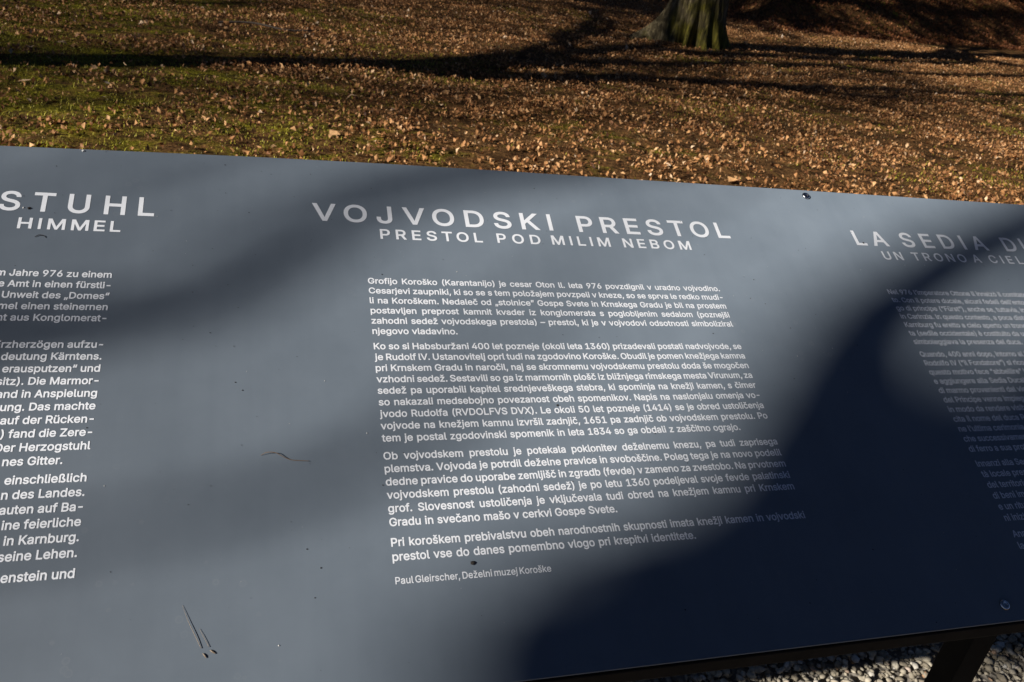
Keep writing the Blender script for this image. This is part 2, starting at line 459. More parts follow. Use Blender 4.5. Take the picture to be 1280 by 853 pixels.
# ------------------------------------------------------------------ trees
def tube(V, F, pts, rads, sides=7, seed=0, wob=0.0):
    """append one tapered tube along pts"""
    rg = random.Random(seed)
    pts = [Vector(p) for p in pts]
    n = len(pts); base = len(V)
    up = Vector((0.31, 0.17, 0.93)).normalized()
    for i, p in enumerate(pts):
        d = (pts[min(i + 1, n - 1)] - pts[max(i - 1, 0)]).normalized()
        u = d.cross(up)
        if u.length < .1: u = d.cross(Vector((1, 0, 0)))
        u.normalize(); v = d.cross(u)
        for k in range(sides):
            a_ = 2 * math.pi * k / sides
            r = rads[i] * (1 + wob * rg.uniform(-1, 1))
            V.append(p + (u * math.cos(a_) + v * math.sin(a_)) * r)
    for i in range(n - 1):
        for k in range(sides):
            a_ = base + i * sides + k; b_ = base + i * sides + (k + 1) % sides
            F.append((a_, b_, b_ + sides, a_ + sides))
    F.append(tuple(base + (n - 1) * sides + k for k in range(sides)))

def smooth_path(pts, rads, sub=4, jit=0.0, rg=random):
    P = [Vector(p) for p in pts]; out = []; ro = []
    n = len(P)
    for i in range(n - 1):
        p0, p1, p2, p3 = P[max(i - 1, 0)], P[i], P[i + 1], P[min(i + 2, n - 1)]
        for s in range(sub):
            t = s / sub
            q = 0.5 * ((2 * p1) + (p2 - p0) * t + (2 * p0 - 5 * p1 + 4 * p2 - p3) * t * t + (3 * p1 - p0 - 3 * p2 + p3) * t ** 3)
            out.append(q + Vector((rg.uniform(-jit, jit), rg.uniform(-jit, jit), rg.uniform(-jit, jit)))); ro.append(rads[i] * (1 - t) + rads[i + 1] * t)
    out.append(P[-1]); ro.append(rads[-1])
    return out, ro

def sprout(V, F, start, direc, length, rad, depth, rg, up=0.15, sides=5, rmin=0.006, spread=0.75):
    """a branch with forks"""
    n = 5
    pts = [Vector(start)]; rads = [rad]; d = Vector(direc).normalized()
    for i in range(n):
        d = (d + Vector((rg.gauss(0, .16), rg.gauss(0, .16), rg.gauss(0, .12) + up * .25))).normalized()
        pts.append(pts[-1] + d * length / n); rads.append(max(rmin * .6, rad * (1 - .55 * (i + 1) / n)))
    tube(V, F, pts, rads, sides if depth > 0 else 4)
    if depth <= 0: return
    for i in range(2, n + 1):
        for _ in range(2 if i == n else rg.choice((1, 1, 2))):
            side = Vector((rg.gauss(0, 1), rg.gauss(0, 1), rg.gauss(0, .7) + up)).normalized()
            nd = (d + side * spread).normalized()
            sprout(V, F, pts[i], nd, length * rg.uniform(.45, .72), max(rmin, rads[i] * rg.uniform(.5, .72)), depth - 1, rg, up, sides, rmin, spread)

def trunk_mesh(R, H, taper, lobes, seed, lean=(0, 0), nth=96, nz=70, rough=.018, flare=.9):
    """flared trunk: lobes = list of (angle, reach, width, height)"""
    V = []; F = []
    for j in range(nz + 1):
        z = H * (j / nz) ** 1.8 - 0.06
        zz = max(z, 0)
        for i in range(nth):
            th = 2 * math.pi * i / nth
            r = R * (1 - taper * zz / H)
            for (a0, reach, wd, hh) in lobes:
                da = (th - a0 + math.pi) % (2 * math.pi) - math.pi
                r += reach * math.exp(-(da / wd) ** 2) * math.exp(-(zz / hh) ** 1.15)
            x0 = np.array([math.cos(th) * 2.4 + seed]); y0 = np.array([math.sin(th) * 2.4 + zz * .9])
            r += R * (.10 * vnoise(x0, y0, seed)[0] + .05 * vnoise(x0 * 3, y0 * 2, seed + 1)[0])
            r += rough * vnoise(np.array([th * 14.0]), np.array([zz * 2.2]), seed + 2)[0]
            V.append((math.cos(th) * r + lean[0] * zz, math.sin(th) * r + lean[1] * zz, z))
    for j in range(nz):
        for i in range(nth):
            a_ = j * nth + i; b_ = j * nth + (i + 1) % nth
            F.append((a_, b_, b_ + nth, a_ + nth))
    return V, F

# the big old tree seen at the top of the picture
TX, TY = 6.87, 13.05
big = empty('large_tree', (TX, TY, float(terrain(TX, TY))))
tag(big, 'massive mossy tree trunk with flaring roots on the leafy lawn', 'tree')
left = math.atan2(-0.2552, 0.957) + math.pi          # towards the left of the picture
toc = math.atan2(CY - TY, CX - TX)                   # towards the photographer
lobes = [(left + 0.10, 0.66, 0.22, 0.34), (toc - .62, .20, .16, .30), (toc - .18, .24, .13, .26), (toc - .40, -.12, .12, .34), (toc + .10, -.20, .13, .42), (toc + .38, .24, .14, .30), (toc + .62, -.08, .1, .3), (toc + .82, .22, .14, .34), (toc + 1.25, .16, .2, .3),
         (toc + 2.2, .35, .3, .4), (toc + 3.2, .3, .3, .4)]
V, F = trunk_mesh(.44, 5.2, .16, lobes, 21, (-.03, .0), 160, 110, .016)
mesh_obj('trunk', V, F, M_MOSSBARK, big, True)
V = []; F = []; rg = random.Random(5)
top = Vector((-.03 * 5.1, 0, 5.0))
for k in range(7):
    a_ = k * 2.4
    sprout(V, F, top - Vector((0, 0, rg.uniform(0, 1.2))), (math.cos(a_) * .8, math.sin(a_) * .8, .9), rg.uniform(4, 6), .2, 3, rg, .3, 6, .008)
mesh_obj('crown', V, F, M_BARK, big, True)

# forked bare tree left of the picture: its long shadow crosses the lawn
hsv = Vector((math.cos(SUN_AZ), math.sin(SUN_AZ), 0))
rv = Vector((-0.3746, 0.9272, 0))
BA = Vector((-6.799, 4.839, 0))
ta = empty('bare_tree', BA)
tag(ta, 'tall leafless tree forking into long limbs left of the board', 'tree')
V, F = trunk_mesh(.25, 4.9, -.0, [(k * 1.26 + .3, .18, .3, .25) for k in range(5)], 33, (rv.x * .045, rv.y * .045), 40, 30, .01)
mesh_obj('trunk', V, F, M_BARK, ta, True)
limbs = [
 [(0.18, 4.5, .30), (0.30, 4.79, .26), (0.73, 5.4, .22), (1.21, 6.13, .21), (1.86, 6.99, .18), (2.3, 7.5, .13), (2.62, 8.0, .09), (2.66, 8.9, .085), (2.62, 10.0, .07), (3.2, 12, .04)],
 [(0.22, 4.5, .30), (0.26, 5.22, .20), (0.67, 6.17, .19), (0.73, 6.99, .185), (0.75, 8.36, .18), (0.48, 9.89, .17), (0.55, 12.3, .15), (.7, 14.5, .06)],
 [(0.12, 4.4, .28), (-0.25, 4.99, .24), (-0.37, 5.43, .22), (-0.23, 6.01, .20), (-0.36, 6.53, .18), (-0.65, 7.0, .165), (-1.0, 8.31, .15), (-1.16, 10.3, .135), (-1.2, 12.5, .05)],
 [(0.9, 5.55, .12), (1.5, 5.85, .10), (2.13, 6.38, .09), (3.47, 7.35, .085), (4.68, 8.01, .08), (6.26, 8.35, .07), (7.72, 8.64, .05)],
 [(-0.5, 6.8, .09), (-0.82, 7.24, .085), (-1.41, 7.74, .08), (-1.67, 8.38, .075), (-1.83, 9.5, .06), (-1.9, 10.4, .03)],
 [(1.86, 6.99, .19), (1.95, 7.1, .2), (1.7, 7.6, .22), (1.6, 8.4, .24), (1.65, 9.9, .24), (1.8, 12.0, .2), (2.3, 14, .1)],  # extra limb, added to cast the broad shadow beside the big trunk
 [(1.5, 6.3, .10), (2.64, 6.7, .10), (3.59, 7.4, .10), (5.58, 8.5, .09), (6.76, 9.42, .05)],
]
V = []; F = []; rg = random.Random(11)
for li, L in enumerate(limbs):
    off = [0, .1, -.1, .15, -.2, 0, -.3][li]
    pts = [rv * u + hsv * (-off * min(1, max(0, (h - 4.5) / 3))) + Vector((0, 0, h)) for (u, h, r) in L]
    P, Rr = smooth_path(pts, [r for (_, _, r) in L], 5, .012, rg)
    tube(V, F, P, Rr, 9, li, .06)
    for i in range(6, len(P) - 1):
        if rg.random() < (.2 if li in (0, 5) else .85):
            d = (P[i + 1] - P[i - 1]).normalized()
            side = Vector((rg.gauss(0, 1), rg.gauss(0, 1), rg.gauss(0, .6))).normalized()
            sprout(V, F, P[i], d * .6 + side, rg.uniform(.9, 2.6), min(.045, Rr[i] * .38), 2, rg, .2, 5, .009)
mesh_obj('crown', V, F, M_BARK, ta, True)

# tree behind the photographer: one heavy bough and thinner branches shade the right of the board
r_up = rv.cross(sun_dir)
def sun_pt(a_, b_, L):
    """point that lies L metres towards the sun and covers sun-view coordinates (a, b)"""
    base = rv * a_ + r_up * b_
    o = base.dot(sun_dir)
    c0 = Vector((0.45, 0.3, 1.03)).dot(sun_dir)
    return base + sun_dir * (c0 + L - o)
tb = empty('oak_tree', (sun_pt(-2.6, 0, 7.5).x, sun_pt(-2.6, 0, 7.5).y, 0))
tag(tb, 'leafless oak with a heavy low bough standing behind the photographer', 'tree')
V, F = trunk_mesh(.34, 5.5, .2, [(k * 1.26, .22, .3, .3) for k in range(5)], 44, (0, 0), 40, 30, .015)
mesh_obj('trunk', V, F, M_BARK, tb, True)
V = []; F = []; rg = random.Random(3)
inv = -Vector(tb.location)
def bough(pts, L, sides=9, wob=.05, jit=0.0):
    P, Rr = smooth_path([sun_pt(p[0], p[1], L + (p[3] if len(p) > 3 else 0)) + inv for p in pts], [p[2] for p in pts], 5, jit, rg)
    tube(V, F, P, Rr, sides, 1, wob)
    return P, Rr
BL = 14.0
bough([(-2.6, .75, .26, .4), (-1.6, .95, .22), (-.9, 1.03, .20), (-.45, 1.02, .19), (-.25, 1.06, .21), (-.15, 1.06, .195), (-.08, 1.04, .14)], BL)
bough([(-.28, 1.03, .15), (-.12, 1.04, .15), (-.07, 1.09, .13), (.0, 1.17, .10), (.055, 1.25, .075), (.085, 1.34, .065), (.095, 1.45, .062), (.09, 1.62, .06), (.10, 1.9, .05), (.2, 2.6, .02)], BL)
bough([(-.45, 1.05, .15), (-.28, 1.20, .14), (-.20, 1.33, .11), (-.15, 1.45, .085), (-.10, 1.56, .055), (.02, 1.70, .05), (.05, 2.2, .03)], BL)
bough([(-.5, .98, .12), (-.25, .97, .11), (-.13, .95, .12), (-.055, .92, .105), (-.05, .88, .10), (-.055, .84, .09), (-.07, .80, .065), (-.09, .75, .01)], BL)
bough([(-.16, 1.15, .04), (-.085, 1.25, .038), (-.05, 1.36, .034), (-.035, 1.47, .026), (.0, 1.6, .02), (.05, 1.9, .01)], BL + .6)
for (pts, L) in [
    ([(.40, -.2, .03), (.47, .4, .03), (.44, .84, .031), (.415, .89, .028), (.405, .935, .030), (.42, .985, .030), (.445, 1.045, .028), (.46, 1.10, .027), (.465, 1.18, .026), (.44, 1.25, .028), (.40, 1.45, .025), (.40, 2.0, .015), (.3, 2.8, .01)], 11.0),
    ([(.33, .3, .005), (.27, .68, .008), (.24, .75, .010), (.205, .82, .014), (.185, .88, .018), (.19, .94, .018), (.23, 1.02, .012), (.31, 1.2, .008), (.36, 1.6, .006)], 11.5),
    ([(.52, .6, .012), (.50, .9, .010), (.53, 1.05, .010), (.50, 1.3, .008), (.52, 1.7, .006)], 12.5),
    ([(.56, .3, .012), (.58, .8, .011), (.60, 1.1, .010), (.55, 1.35, .008), (.6, 1.8, .006)], 10.6),
]:
    bough(pts, L, 6, .08)
for k in range(6):
    a_ = 2.3 + k * .75
    sprout(V, F, Vector((0, 0, 5.2 - .3 * k)), (math.cos(a_), math.sin(a_) - .5, 1.1), rg.uniform(3, 4.5), .13, 2, rg, .4, 5, .01)
sprout(V, F, Vector((0, 0, 5.3)), (0, 0, 1), 4, .2, 2, rg, .4, 6, .01)
mesh_obj('crown', V, F, M_BARK, tb, True)

# more bare trees: two far behind-left whose twigs mottle the lawn, others along the edge of the park
def generic_tree(seed, H=6.0, R=.26):
    rg = random.Random(seed)
    t = empty('slender_tree', (0, 0, 0))
    V, F = trunk_mesh(R, H, .35, [(k * 1.26 + seed, R * .6, .3, .25) for k in range(5)], seed + 50, (0, 0), 24, 16, .01)
    mesh_obj('trunk', V, F, M_BARK, t, True)
    V = []; F = []
    for k in range(9):
        a_ = k * 2.4 + seed
        sprout(V, F, Vector((0, 0, H - .25 - .42 * (8 - k) * .8)), (math.cos(a_), math.sin(a_), .8), rg.uniform(2.6, 4.2), .055, 3, rg, .35, 4, .004)
    sprout(V, F, Vector((0, 0, H - .15)), (0, 0, 1), 4.5, .08, 3, rg, .4, 5, .004)
    mesh_obj('crown', V, F, M_BARK, t, True)
    return t
def copy_tree(o):
    c = o.copy(); COL.objects.link(c)
    for ch in o.children:
        d = ch.copy(); COL.objects.link(d); d.parent = c
    return c
g1 = generic_tree(4)
spots = [(-34, -2.2, 2.2, .3, 'leafless slender tree left of the lawn, nearer of the two'),
         (-43, -4, 2.4, 1.9, 'leafless slender tree left of the lawn, farther of the two'),
         (27.5, 31, 1.3, .9, 'leafless slender tree behind the dark ivy hedge'),
         (35, 28, 1.4, 2.5, 'leafless slender tree at the right end of the ivy hedge'),
         (10, 36, 1.5, 4.0, 'leafless slender tree far behind the massive trunk'),
         (-6, 30, 1.4, 5.2, 'leafless slender tree far beyond the mossy side of the lawn')]
for i, (x, y, s, rz, lab) in enumerate(spots):
    t = g1 if i == 0 else copy_tree(g1)
    t.location = (x, y, float(terrain(x, y)) - .05); t.scale = (s, s, s); t.rotation_euler.z = rz
    tag(t, lab, 'tree', 'slender bare trees around the lawn')

# tall spruces added out of view so their crowns shade the leafy bank
M_SPRUCE = toned('spruce_needles', [(0.0, (0.012, 0.022, 0.010)), (1.0, (0.04, 0.065, 0.022))], 0.7)
def spruce(x, y, z0, z1, rad, seed, label):
    rg = random.Random(seed); rn = np.random.default_rng(seed)
    t = empty('shade_spruce', (x, y, float(terrain(x, y)) - .05))
    V, F = trunk_mesh(.2, z1 - .4, .85, [(k * 1.26, .12, .3, .25) for k in range(5)], seed, (0, 0), 16, 14, .006)
    mesh_obj('trunk', V, F, M_BARK, t, True)
    C = []
    z = z0
    while z < z1:
        f = 1 - (z - z0) / (z1 - z0)
        for k in range(7):
            if rg.random() < .15: continue
            a_ = rg.uniform(0, 6.283); L = rad * (f ** .8) * rg.uniform(.7, 1.1) + .15
            n = int(16 + 60 * L)
            u = rn.random(n) ** .7
            c = np.stack([np.cos(a_) * u * L, np.sin(a_) * u * L, z - .32 * u * L + .1 * u * u * L], 1) + rn.normal(0, .09 + .03 * L, (n, 3)) * np.array([1, 1, .45])
            C.append(c)
        z += .34
    c = np.concatenate(C); n = len(c)
    s_ = rn.uniform(.05, .12, n)
    t1 = rn.normal(0, 1, (n, 3)); t1 /= np.linalg.norm(t1, axis=1)[:, None]
    t2 = np.cross(t1, rn.normal(0, 1, (n, 3))); t2 /= np.linalg.norm(t2, axis=1)[:, None]
    V = np.stack([c - t1 * s_[:, None], c - t2 * s_[:, None] * .4, c + t1 * s_[:, None] * 1.3, c + t2 * s_[:, None] * .4], 1).reshape(-1, 3)
    F = (np.arange(n) * 4)[:, None] + np.arange(4)[None]
    np_mesh('crown', V, F, M_SPRUCE, t, fcol=rn.random(n))
    tag(t, label, 'tree', 'spruces added to shade the bank')
spruce(-2.2, 14.0, 5.8, 20.0, 2.9, 71, 'slim green spruce added beyond the lawn for its shade, nearest of the three spruces')
spruce(0.2, 17.3, 3.5, 14.0, 2.3, 72, 'broad green spruce added beyond the lawn for its shade, middle one of the three spruces')
spruce(4.0, 20.8, 2.6, 15.0, 2.3, 73, 'broad green spruce added beyond the lawn for its shade, farthest of the three spruces')

# ivy hedge on the bank, top right
def ivy(name, x, y, rx, ry, h, n, seed, label):
    rg = np.random.default_rng(seed)
    t = empty(name, (x, y, float(terrain(x, y)) - .2))
    u = rg.normal(0, 1, (n, 3)); u /= np.linalg.norm(u, axis=1)[:, None]
    rr = rg.random(n) ** .4
    lump = 1 + .25 * vnoise(u[:, 0] * 3 + seed, u[:, 1] * 3 + u[:, 2] * 2, seed)
    c = u * (rr * lump)[:, None] * np.array([rx, ry, h])
    c[:, 2] = np.abs(c[:, 2])
    s = rg.uniform(.03, .065, n)
    t1 = rg.normal(0, 1, (n, 3)); t1 /= np.linalg.norm(t1, axis=1)[:, None]
    t2 = np.cross(t1, rg.normal(0, 1, (n, 3))); t2 /= np.linalg.norm(t2, axis=1)[:, None]
    V = np.stack([c - t1 * s[:, None], c - t2 * s[:, None] * .8, c + t1 * s[:, None] * 1.2, c + t2 * s[:, None] * .8], 1).reshape(-1, 3)
    F = (np.arange(n) * 4)[:, None] + np.arange(4)[None]
    np_mesh('foliage', V, F, M_IVY, t, fcol=rg.random(n))
    V = []; F = []; r2 = random.Random(seed)
    for k in range(7):
        a_ = k * .9
        sprout(V, F, (0, 0, 0), (math.cos(a_) * .6, math.sin(a_) * .6, 1), h * .9, .03, 1, r2, .2, 4)
    mesh_obj('stem', V, F, M_BARK, t, True)
    tag(t, label, 'bush', 'dark ivy bushes on the bank')
for k, (x, y, rx, h, lab) in enumerate([
    (19.2, 25.6, 1.4, 1.3, 'dark ivy bush on the leafy bank, leftmost and lowest of the bushes'),
    (21.6, 26.2, 1.7, 2.0, 'dark ivy bush on the bank, second from the left'),
    (24.4, 27.0, 1.9, 2.6, 'dark ivy bush on the bank, third from the left'),
    (27.6, 28.0, 2.1, 3.0, 'tall dark ivy bush on the bank, second from the right'),
    (31.2, 29.0, 2.4, 3.4, 'tall dark ivy bush at the right end of the bank')]):
    ivy('ivy_bush', x, y, rx, 1.2, h, 9000, 60 + k, lab)

# dead sticks on the lawn
def stick(pts, r, label, name='fallen_twig', mat=M_DEADWOOD):
    V = []; F = []
    P, Rr = smooth_path(pts, [r * (1 - .5 * i / len(pts)) for i in range(len(pts))], 3)
    c = P[0].copy(); P = [p - c for p in P]
    tube(V, F, P, Rr, 6, 3, .1)
    o = mesh_obj(name, V, F, mat, None, True); o.location = c
    return tag(o, label, 'twig')
stick([(-.55, 9.65, .03), (-.2, 9.75, .05), (.15, 9.62, .03), (.45, 9.7, .04)], .014, 'dark fallen stick lying on the mossy grass, top left')

# ------------------------------------------------------------------ the information board
U = 0.014; AL = R_(27.5); YB = 31.6735; HB = 0.88; YT = -13.9
board = empty('information_board', (0.4, 0.25, 0))
tag(board, 'long dark grey tilted information board with white text in three columns', 'information board')
EX = Vector((1, 0, 0)); EY = Vector((0, math.cos(AL), math.sin(AL))); EN = Vector((0, -math.sin(AL), math.cos(AL)))
ORG = Vector((0, 0, HB))
# a frame lying in the board's face: local x along the board, local y up the slope, local z out of it
face_m = Matrix((EX, EY, EN)).transposed().to_4x4(); face_m.translation = ORG
def to_board(o, parent=None):
    o.parent = board
    o.matrix_parent_inverse = Matrix.Identity(4)
    o.matrix_local = Matrix.Translation(-Vector(board.location)) @ face_m
def bxy(X, Y): return X * U, (YB - Y) * U
TOPE = [(-80, -13.5), (-40, -13.25), (-28.32, -13.23), (-22.56, -13.40), (-16.49, -13.58), (-8.76, -13.78), (2.38, -13.96), (14.57, -14.0), (27.9, -13.96), (42.64, -13.95), (58.89, -13.9), (77.01, -13.86), (112, -13.8)]
TH = .004
V = []; F = []
ring = [bxy(x, y) for x, y in TOPE] + [bxy(112, YB), bxy(-80, YB)]
n = len(ring)
for z in (0, -TH):
    for (x, y) in ring: V.append((x, y, z))
F = [tuple(range(n - 1, -1, -1)), tuple(range(n, 2 * n))]
for i in range(n):
    j = (i + 1) % n; F.append((i, j, n + j, n + i))
panel = mesh_obj('panel', V, F, M_PANEL)
to_board(panel)

def box_v(x0, x1, y0, y1, z0, z1):
    V = [(x, y, z) for z in (z0, z1) for y in (y0, y1) for x in (x0, x1)]
    F = [(0, 2, 3, 1), (4, 5, 7, 6), (0, 1, 5, 4), (2, 6, 7, 3), (0, 4, 6, 2), (1, 3, 7, 5)]
    return V, F
def bevel(o, w_, seg=2):
    b = o.modifiers.new('bevel', 'BEVEL'); b.width = w_; b.segments = seg
def board_box(name, dims, mat, bev=.002):
    V, F = box_v(*dims)
    o = mesh_obj(name, V, F, mat); to_board(o); bevel(o, bev)
    return o
xl, xr = -80 * U, 112 * U
LEG_X = 1.404
V, F = box_v(xl + .004, xr - .004, .003, .028, HB - .024, HB - .0085)
V = [Vector(v) - Vector(board.location) for v in V]
bevel(mesh_obj('front_rail', V, F, M_BEAM, board), .0015)
board_box('rear_rail', (xl + .01, xr - .01, (YB - YT) * U - .06, (YB - YT) * U - .015, -.0245, -.0045), M_BEAM)
for lx in (-.66, .7085):
    board_box('cross_rail', (lx - .0185, lx + .0185, .045, (YB - YT) * U - .065, -.0345, -.0052), M_BEAM)
    for (y0, y1) in ((.05, .081),):
        V, F = box_v(lx - .0185, lx + .0185, y0, y1, 0.0, HB + y0 * math.tan(AL) - .036)
        V = [Vector(v) - Vector(board.location) for v in V]
        bevel(mesh_obj('leg', V, F, M_LEG, board), .0015)
    V, F = box_v(lx - .05, lx + .05, -.04, .30, 0.002, .014)
    V = [Vector(v) - Vector(board.location) for v in V]
    bevel(mesh_obj('foot_plate', V, F, M_LEG, board), .002)

def bolt(X, Y):
    x, y = bxy(X, Y)
    prof = [(.0052, .0002), (.0060, .0008), (.0058, .0020), (.0048, .0030), (.0034, .0035), (.0030, .0035), (.0026, .0018), (0.0001, .0018)]
    V = []; F = []; N = 20
    for r, z in prof:
        for k in range(N): V.append((x + r * math.cos(k * 2 * math.pi / N), y + r * math.sin(k * 2 * math.pi / N), z))
    for j in range(len(prof) - 1):
        for k in range(N):
            a_ = j * N + k; b_ = j * N + (k + 1) % N
            F.append((a_, b_, b_ + N, a_ + N))
    o = mesh_obj('bolt', V, F, M_BOLT, None, True); to_board(o)
for X in (-62, 46.85, 109):
    for Y in (-13.05, 30.44): bolt(X, Y)

# ------------------------------------------------------------------ lettering
import os
FONT = None
try:
    fp = os.path.join(bpy.utils.system_resource('DATAFILES', path='fonts'), 'Inter.woff2')
    FONT = bpy.data.fonts.load(fp)
except Exception as ex:
    print('font fallback', ex)
_tc = bpy.data.curves.new('lettering', 'FONT')
if FONT: _tc.font = FONT
_tc.resolution_u = 3
_to = bpy.data.objects.new('lettering', _tc)
COL.objects.link(_to)
def outlines(body, size, space_char=1.0, space_word=1.0):
    """closed outlines of a line of text, each an (n,2) array"""
    _tc.body = body; _tc.size = size; _tc.space_character = space_char; _tc.space_word = space_word
    bpy.context.view_layer.update()
    cu = bpy.data.curves.new_from_object(_to) if hasattr(bpy.data.curves, 'new_from_object') else None
    if cu is None:
        cu = _to.to_curve(bpy.context.evaluated_depsgraph_get(), apply_modifiers=False)
    res = []
    for sp in cu.splines:
        bp = sp.bezier_points; n = len(bp); out = []
        for i in range(n):
            a_, b_ = bp[i], bp[(i + 1) % n]
            p0 = np.array(a_.co[:2]); p1 = np.array(a_.handle_right[:2]); p2 = np.array(b_.handle_left[:2]); p3 = np.array(b_.co[:2])
            L = np.linalg.norm(p3 - p0)
            straight = np.linalg.norm(p1 - p0 - (p3 - p0) / 3) < .03 * L and np.linalg.norm(p2 - p0 - (p3 - p0) * 2 / 3) < .03 * L
            st = 1 if straight or L < 1e-9 else NSUB
            for s in range(st):
                t = s / st
                out.append((1 - t) ** 3 * p0 + 3 * (1 - t) ** 2 * t * p1 + 3 * (1 - t) * t * t * p2 + t ** 3 * p3)
        q = []
        for p in out:
            if not q or np.linalg.norm(p - q[-1]) > 1e-5 * size: q.append(p)
        if len(q) > 2 and np.linalg.norm(q[0] - q[-1]) < 1e-5 * size: q.pop()
        if len(q) > 2: res.append(np.array(q))
    if cu.users == 0:
        try: bpy.data.curves.remove(cu)
        except Exception: pass
    return res
NSUB = 3
def area(P):
    x, y = P[:, 0], P[:, 1]
    return .5 * float((x * np.roll(y, -1) - np.roll(x, -1) * y).sum())
def embolden(P, d, sgn):
    a_ = np.roll(P, 1, 0) - P; b_ = np.roll(P, -1, 0) - P
    e1 = -a_ / (np.linalg.norm(a_, axis=1)[:, None] + 1e-12); e2 = b_ / (np.linalg.norm(b_, axis=1)[:, None] + 1e-12)
    n1 = np.stack([e1[:, 1], -e1[:, 0]], 1); n2 = np.stack([e2[:, 1], -e2[:, 0]], 1)
    m = n1 + n2; l = (m * m).sum(1)
    m = m / np.maximum(l, .8)[:, None] * 2
    return P + m * d * sgn
def inside(p, P):
    x, y = P[:, 0], P[:, 1]; x2, y2 = np.roll(x, -1), np.roll(y, -1)
    c = (y > p[1]) != (y2 > p[1])
    with np.errstate(divide='ignore', invalid='ignore'):
        xi = (x2 - x) * (p[1] - y) / (y2 - y) + x
    return bool((c & (p[0] < xi)).sum() % 2)
from mathutils.geometry import delaunay_2d_cdt
_GC = {}
def fill(loops):
    """triangles of the non-zero-winding interior of a set of closed loops; cached by shape"""
    o = loops[0].min(0)
    key = tuple(np.round(np.concatenate(loops) - o, 3).ravel()) + tuple(len(l) for l in loops)
    if key in _GC:
        P, T = _GC[key]; return P + o, T
    pts = []; faces = []; b = 0
    for l in loops:
        pts += [Vector(q) for q in (l - o)]
        n = len(l); faces += [(b + k, b + (k + 1) % n) for k in range(n)]; b += n
    vs, es, fs, *_ = delaunay_2d_cdt(pts, faces, [], 0, 1e-6)
    P = np.array([v[:] for v in vs]); T = np.array([f for f in fs if len(f) == 3])
    c = P[T].mean(1)
    wn = np.zeros(len(c))
    for l in loops:
        a_ = l - o; b_ = np.roll(a_, -1, 0)
        up_ = (a_[None, :, 1] <= c[:, None, 1]) & (b_[None, :, 1] > c[:, None, 1])
        dn = (a_[None, :, 1] > c[:, None, 1]) & (b_[None, :, 1] <= c[:, None, 1])
        cr = (b_[None, :, 0] - a_[None, :, 0]) * (c[:, None, 1] - a_[None, :, 1]) - (c[:, None, 0] - a_[None, :, 0]) * (b_[None, :, 1] - a_[None, :, 1])
        wn += (up_ & (cr > 0)).sum(1) - (dn & (cr < 0)).sum(1)
    T = T[wn != 0]
    _GC[key] = (P, T)
    return P + o, T
def clusters(O):
    """group the outlines of a line into glyphs (boxes that overlap along x and y)"""
    B = [(p.min(0), p.max(0)) for p in O]; done = [False] * len(O); out = []
    for i in range(len(O)):
        if done[i]: continue
        g = [i]; done[i] = True; mn, mx = B[i][0].copy(), B[i][1].copy(); ch = True
        while ch:
            ch = False
            for j in range(len(O)):
                if not done[j] and B[j][0][0] < mx[0] and B[j][1][0] > mn[0] and B[j][0][1] < mx[1] and B[j][1][1] > mn[1]:
                    g.append(j); done[j] = True; mn = np.minimum(mn, B[j][0]); mx = np.maximum(mx, B[j][1]); ch = True
        out.append([O[k] for k in g])
    return out
def print_mesh(name, groups, ox, Y, xs, sgn, bold):
    V = []; F = []
    for g in groups:
        P, T = fill([embolden(p, bold, sgn) for p in g])
        b0 = len(V)
        _, by = bxy(0, Y)
        V += [((ox + q[0] * xs) * U, by + q[1] * U, .0003) for q in P]
        F += [(b0 + int(t[0]), b0 + int(t[1]), b0 + int(t[2])) for t in T]
    o = mesh_obj(name, V, F, M_PRINT)
    o.parent = panel
    return o
def ext(o): return min(float(p[:, 0].min()) for p in o), max(float(p[:, 0].max()) for p in o)
def lettering(name, body, X, Y, size, width=None, align='L', xs=1.0, bold=0.0):
    """one printed line; X, Y baseline start in layout units; width: word spaces stretched to fill it"""
    body = body.replace('I', 'l')
    sw = 1.0
    if width is not None:
        e1 = ext(outlines(body, size, 1, 1.0)); w1 = e1[1] - e1[0]
        e2 = ext(outlines(body, size, 1, 2.0)); w2 = e2[1] - e2[0]
        sw = 1 + (width / xs - w1) / (w2 - w1)
        if sw < .6:
            sw = .6; xs = width / (w1 - .4 * (w2 - w1))
        WSTAT.append((round(sw, 2), round(xs, 2), body[:12]))
    O = outlines(body, size, 1, sw)
    e = ext(O)
    ox = X - e[0] * xs if align == 'L' else X - e[1] * xs
    sgn = np.sign(area(max(O, key=lambda p: abs(area(p)))))
    return print_mesh(name, clusters(O), ox, Y, xs, sgn, bold)
def heading(body, X, Y, cap, width, xs=1.1, bold=0.0, stem=.2):
    """widely tracked capitals, each letter a piece of its own"""
    size = cap / .51
    G = []
    for ch in body:
        if ch == 'I':
            h = cap; t = stem * cap / xs - 2 * bold
            G.append([np.array([(0, 0), (t, 0), (t, h), (0, h)], float)])
        else: G.append(outlines(ch, size))
    W = [(ext(g)[1] - ext(g)[0]) * xs for g in G]
    pair = {'VO': -.14, 'OJ': -.06, 'JV': .02, 'TO': -.12, 'ST': -.04, 'LA': -.1, 'OD': .02, 'KI': -.0, 'OV': -.1, 'TR': -.03, 'HI': .06, 'IM': .06, 'MM': .05, 'MI': .06, 'UH': .06, 'TU': .0, 'LI': .0, 'IL': .06}
    kern = [pair.get(body[i:i + 2], 0) * cap for i in range(len(body) - 1)]
    gap = (width - sum(W) - sum(kern)) / max(1, len(body) - 1) if len(body) > 1 else 0
    x = X
    for i, (ch, g) in enumerate(zip(body, G)):
        sgn = np.sign(area(max(g, key=lambda p: abs(area(p)))))
        print_mesh('letter', [g], x - ext(g)[0] * xs, Y, xs, sgn, bold)
        x += W[i] + gap + (kern[i] if i < len(kern) else 0)
WSTAT = []
row0 = 0.0
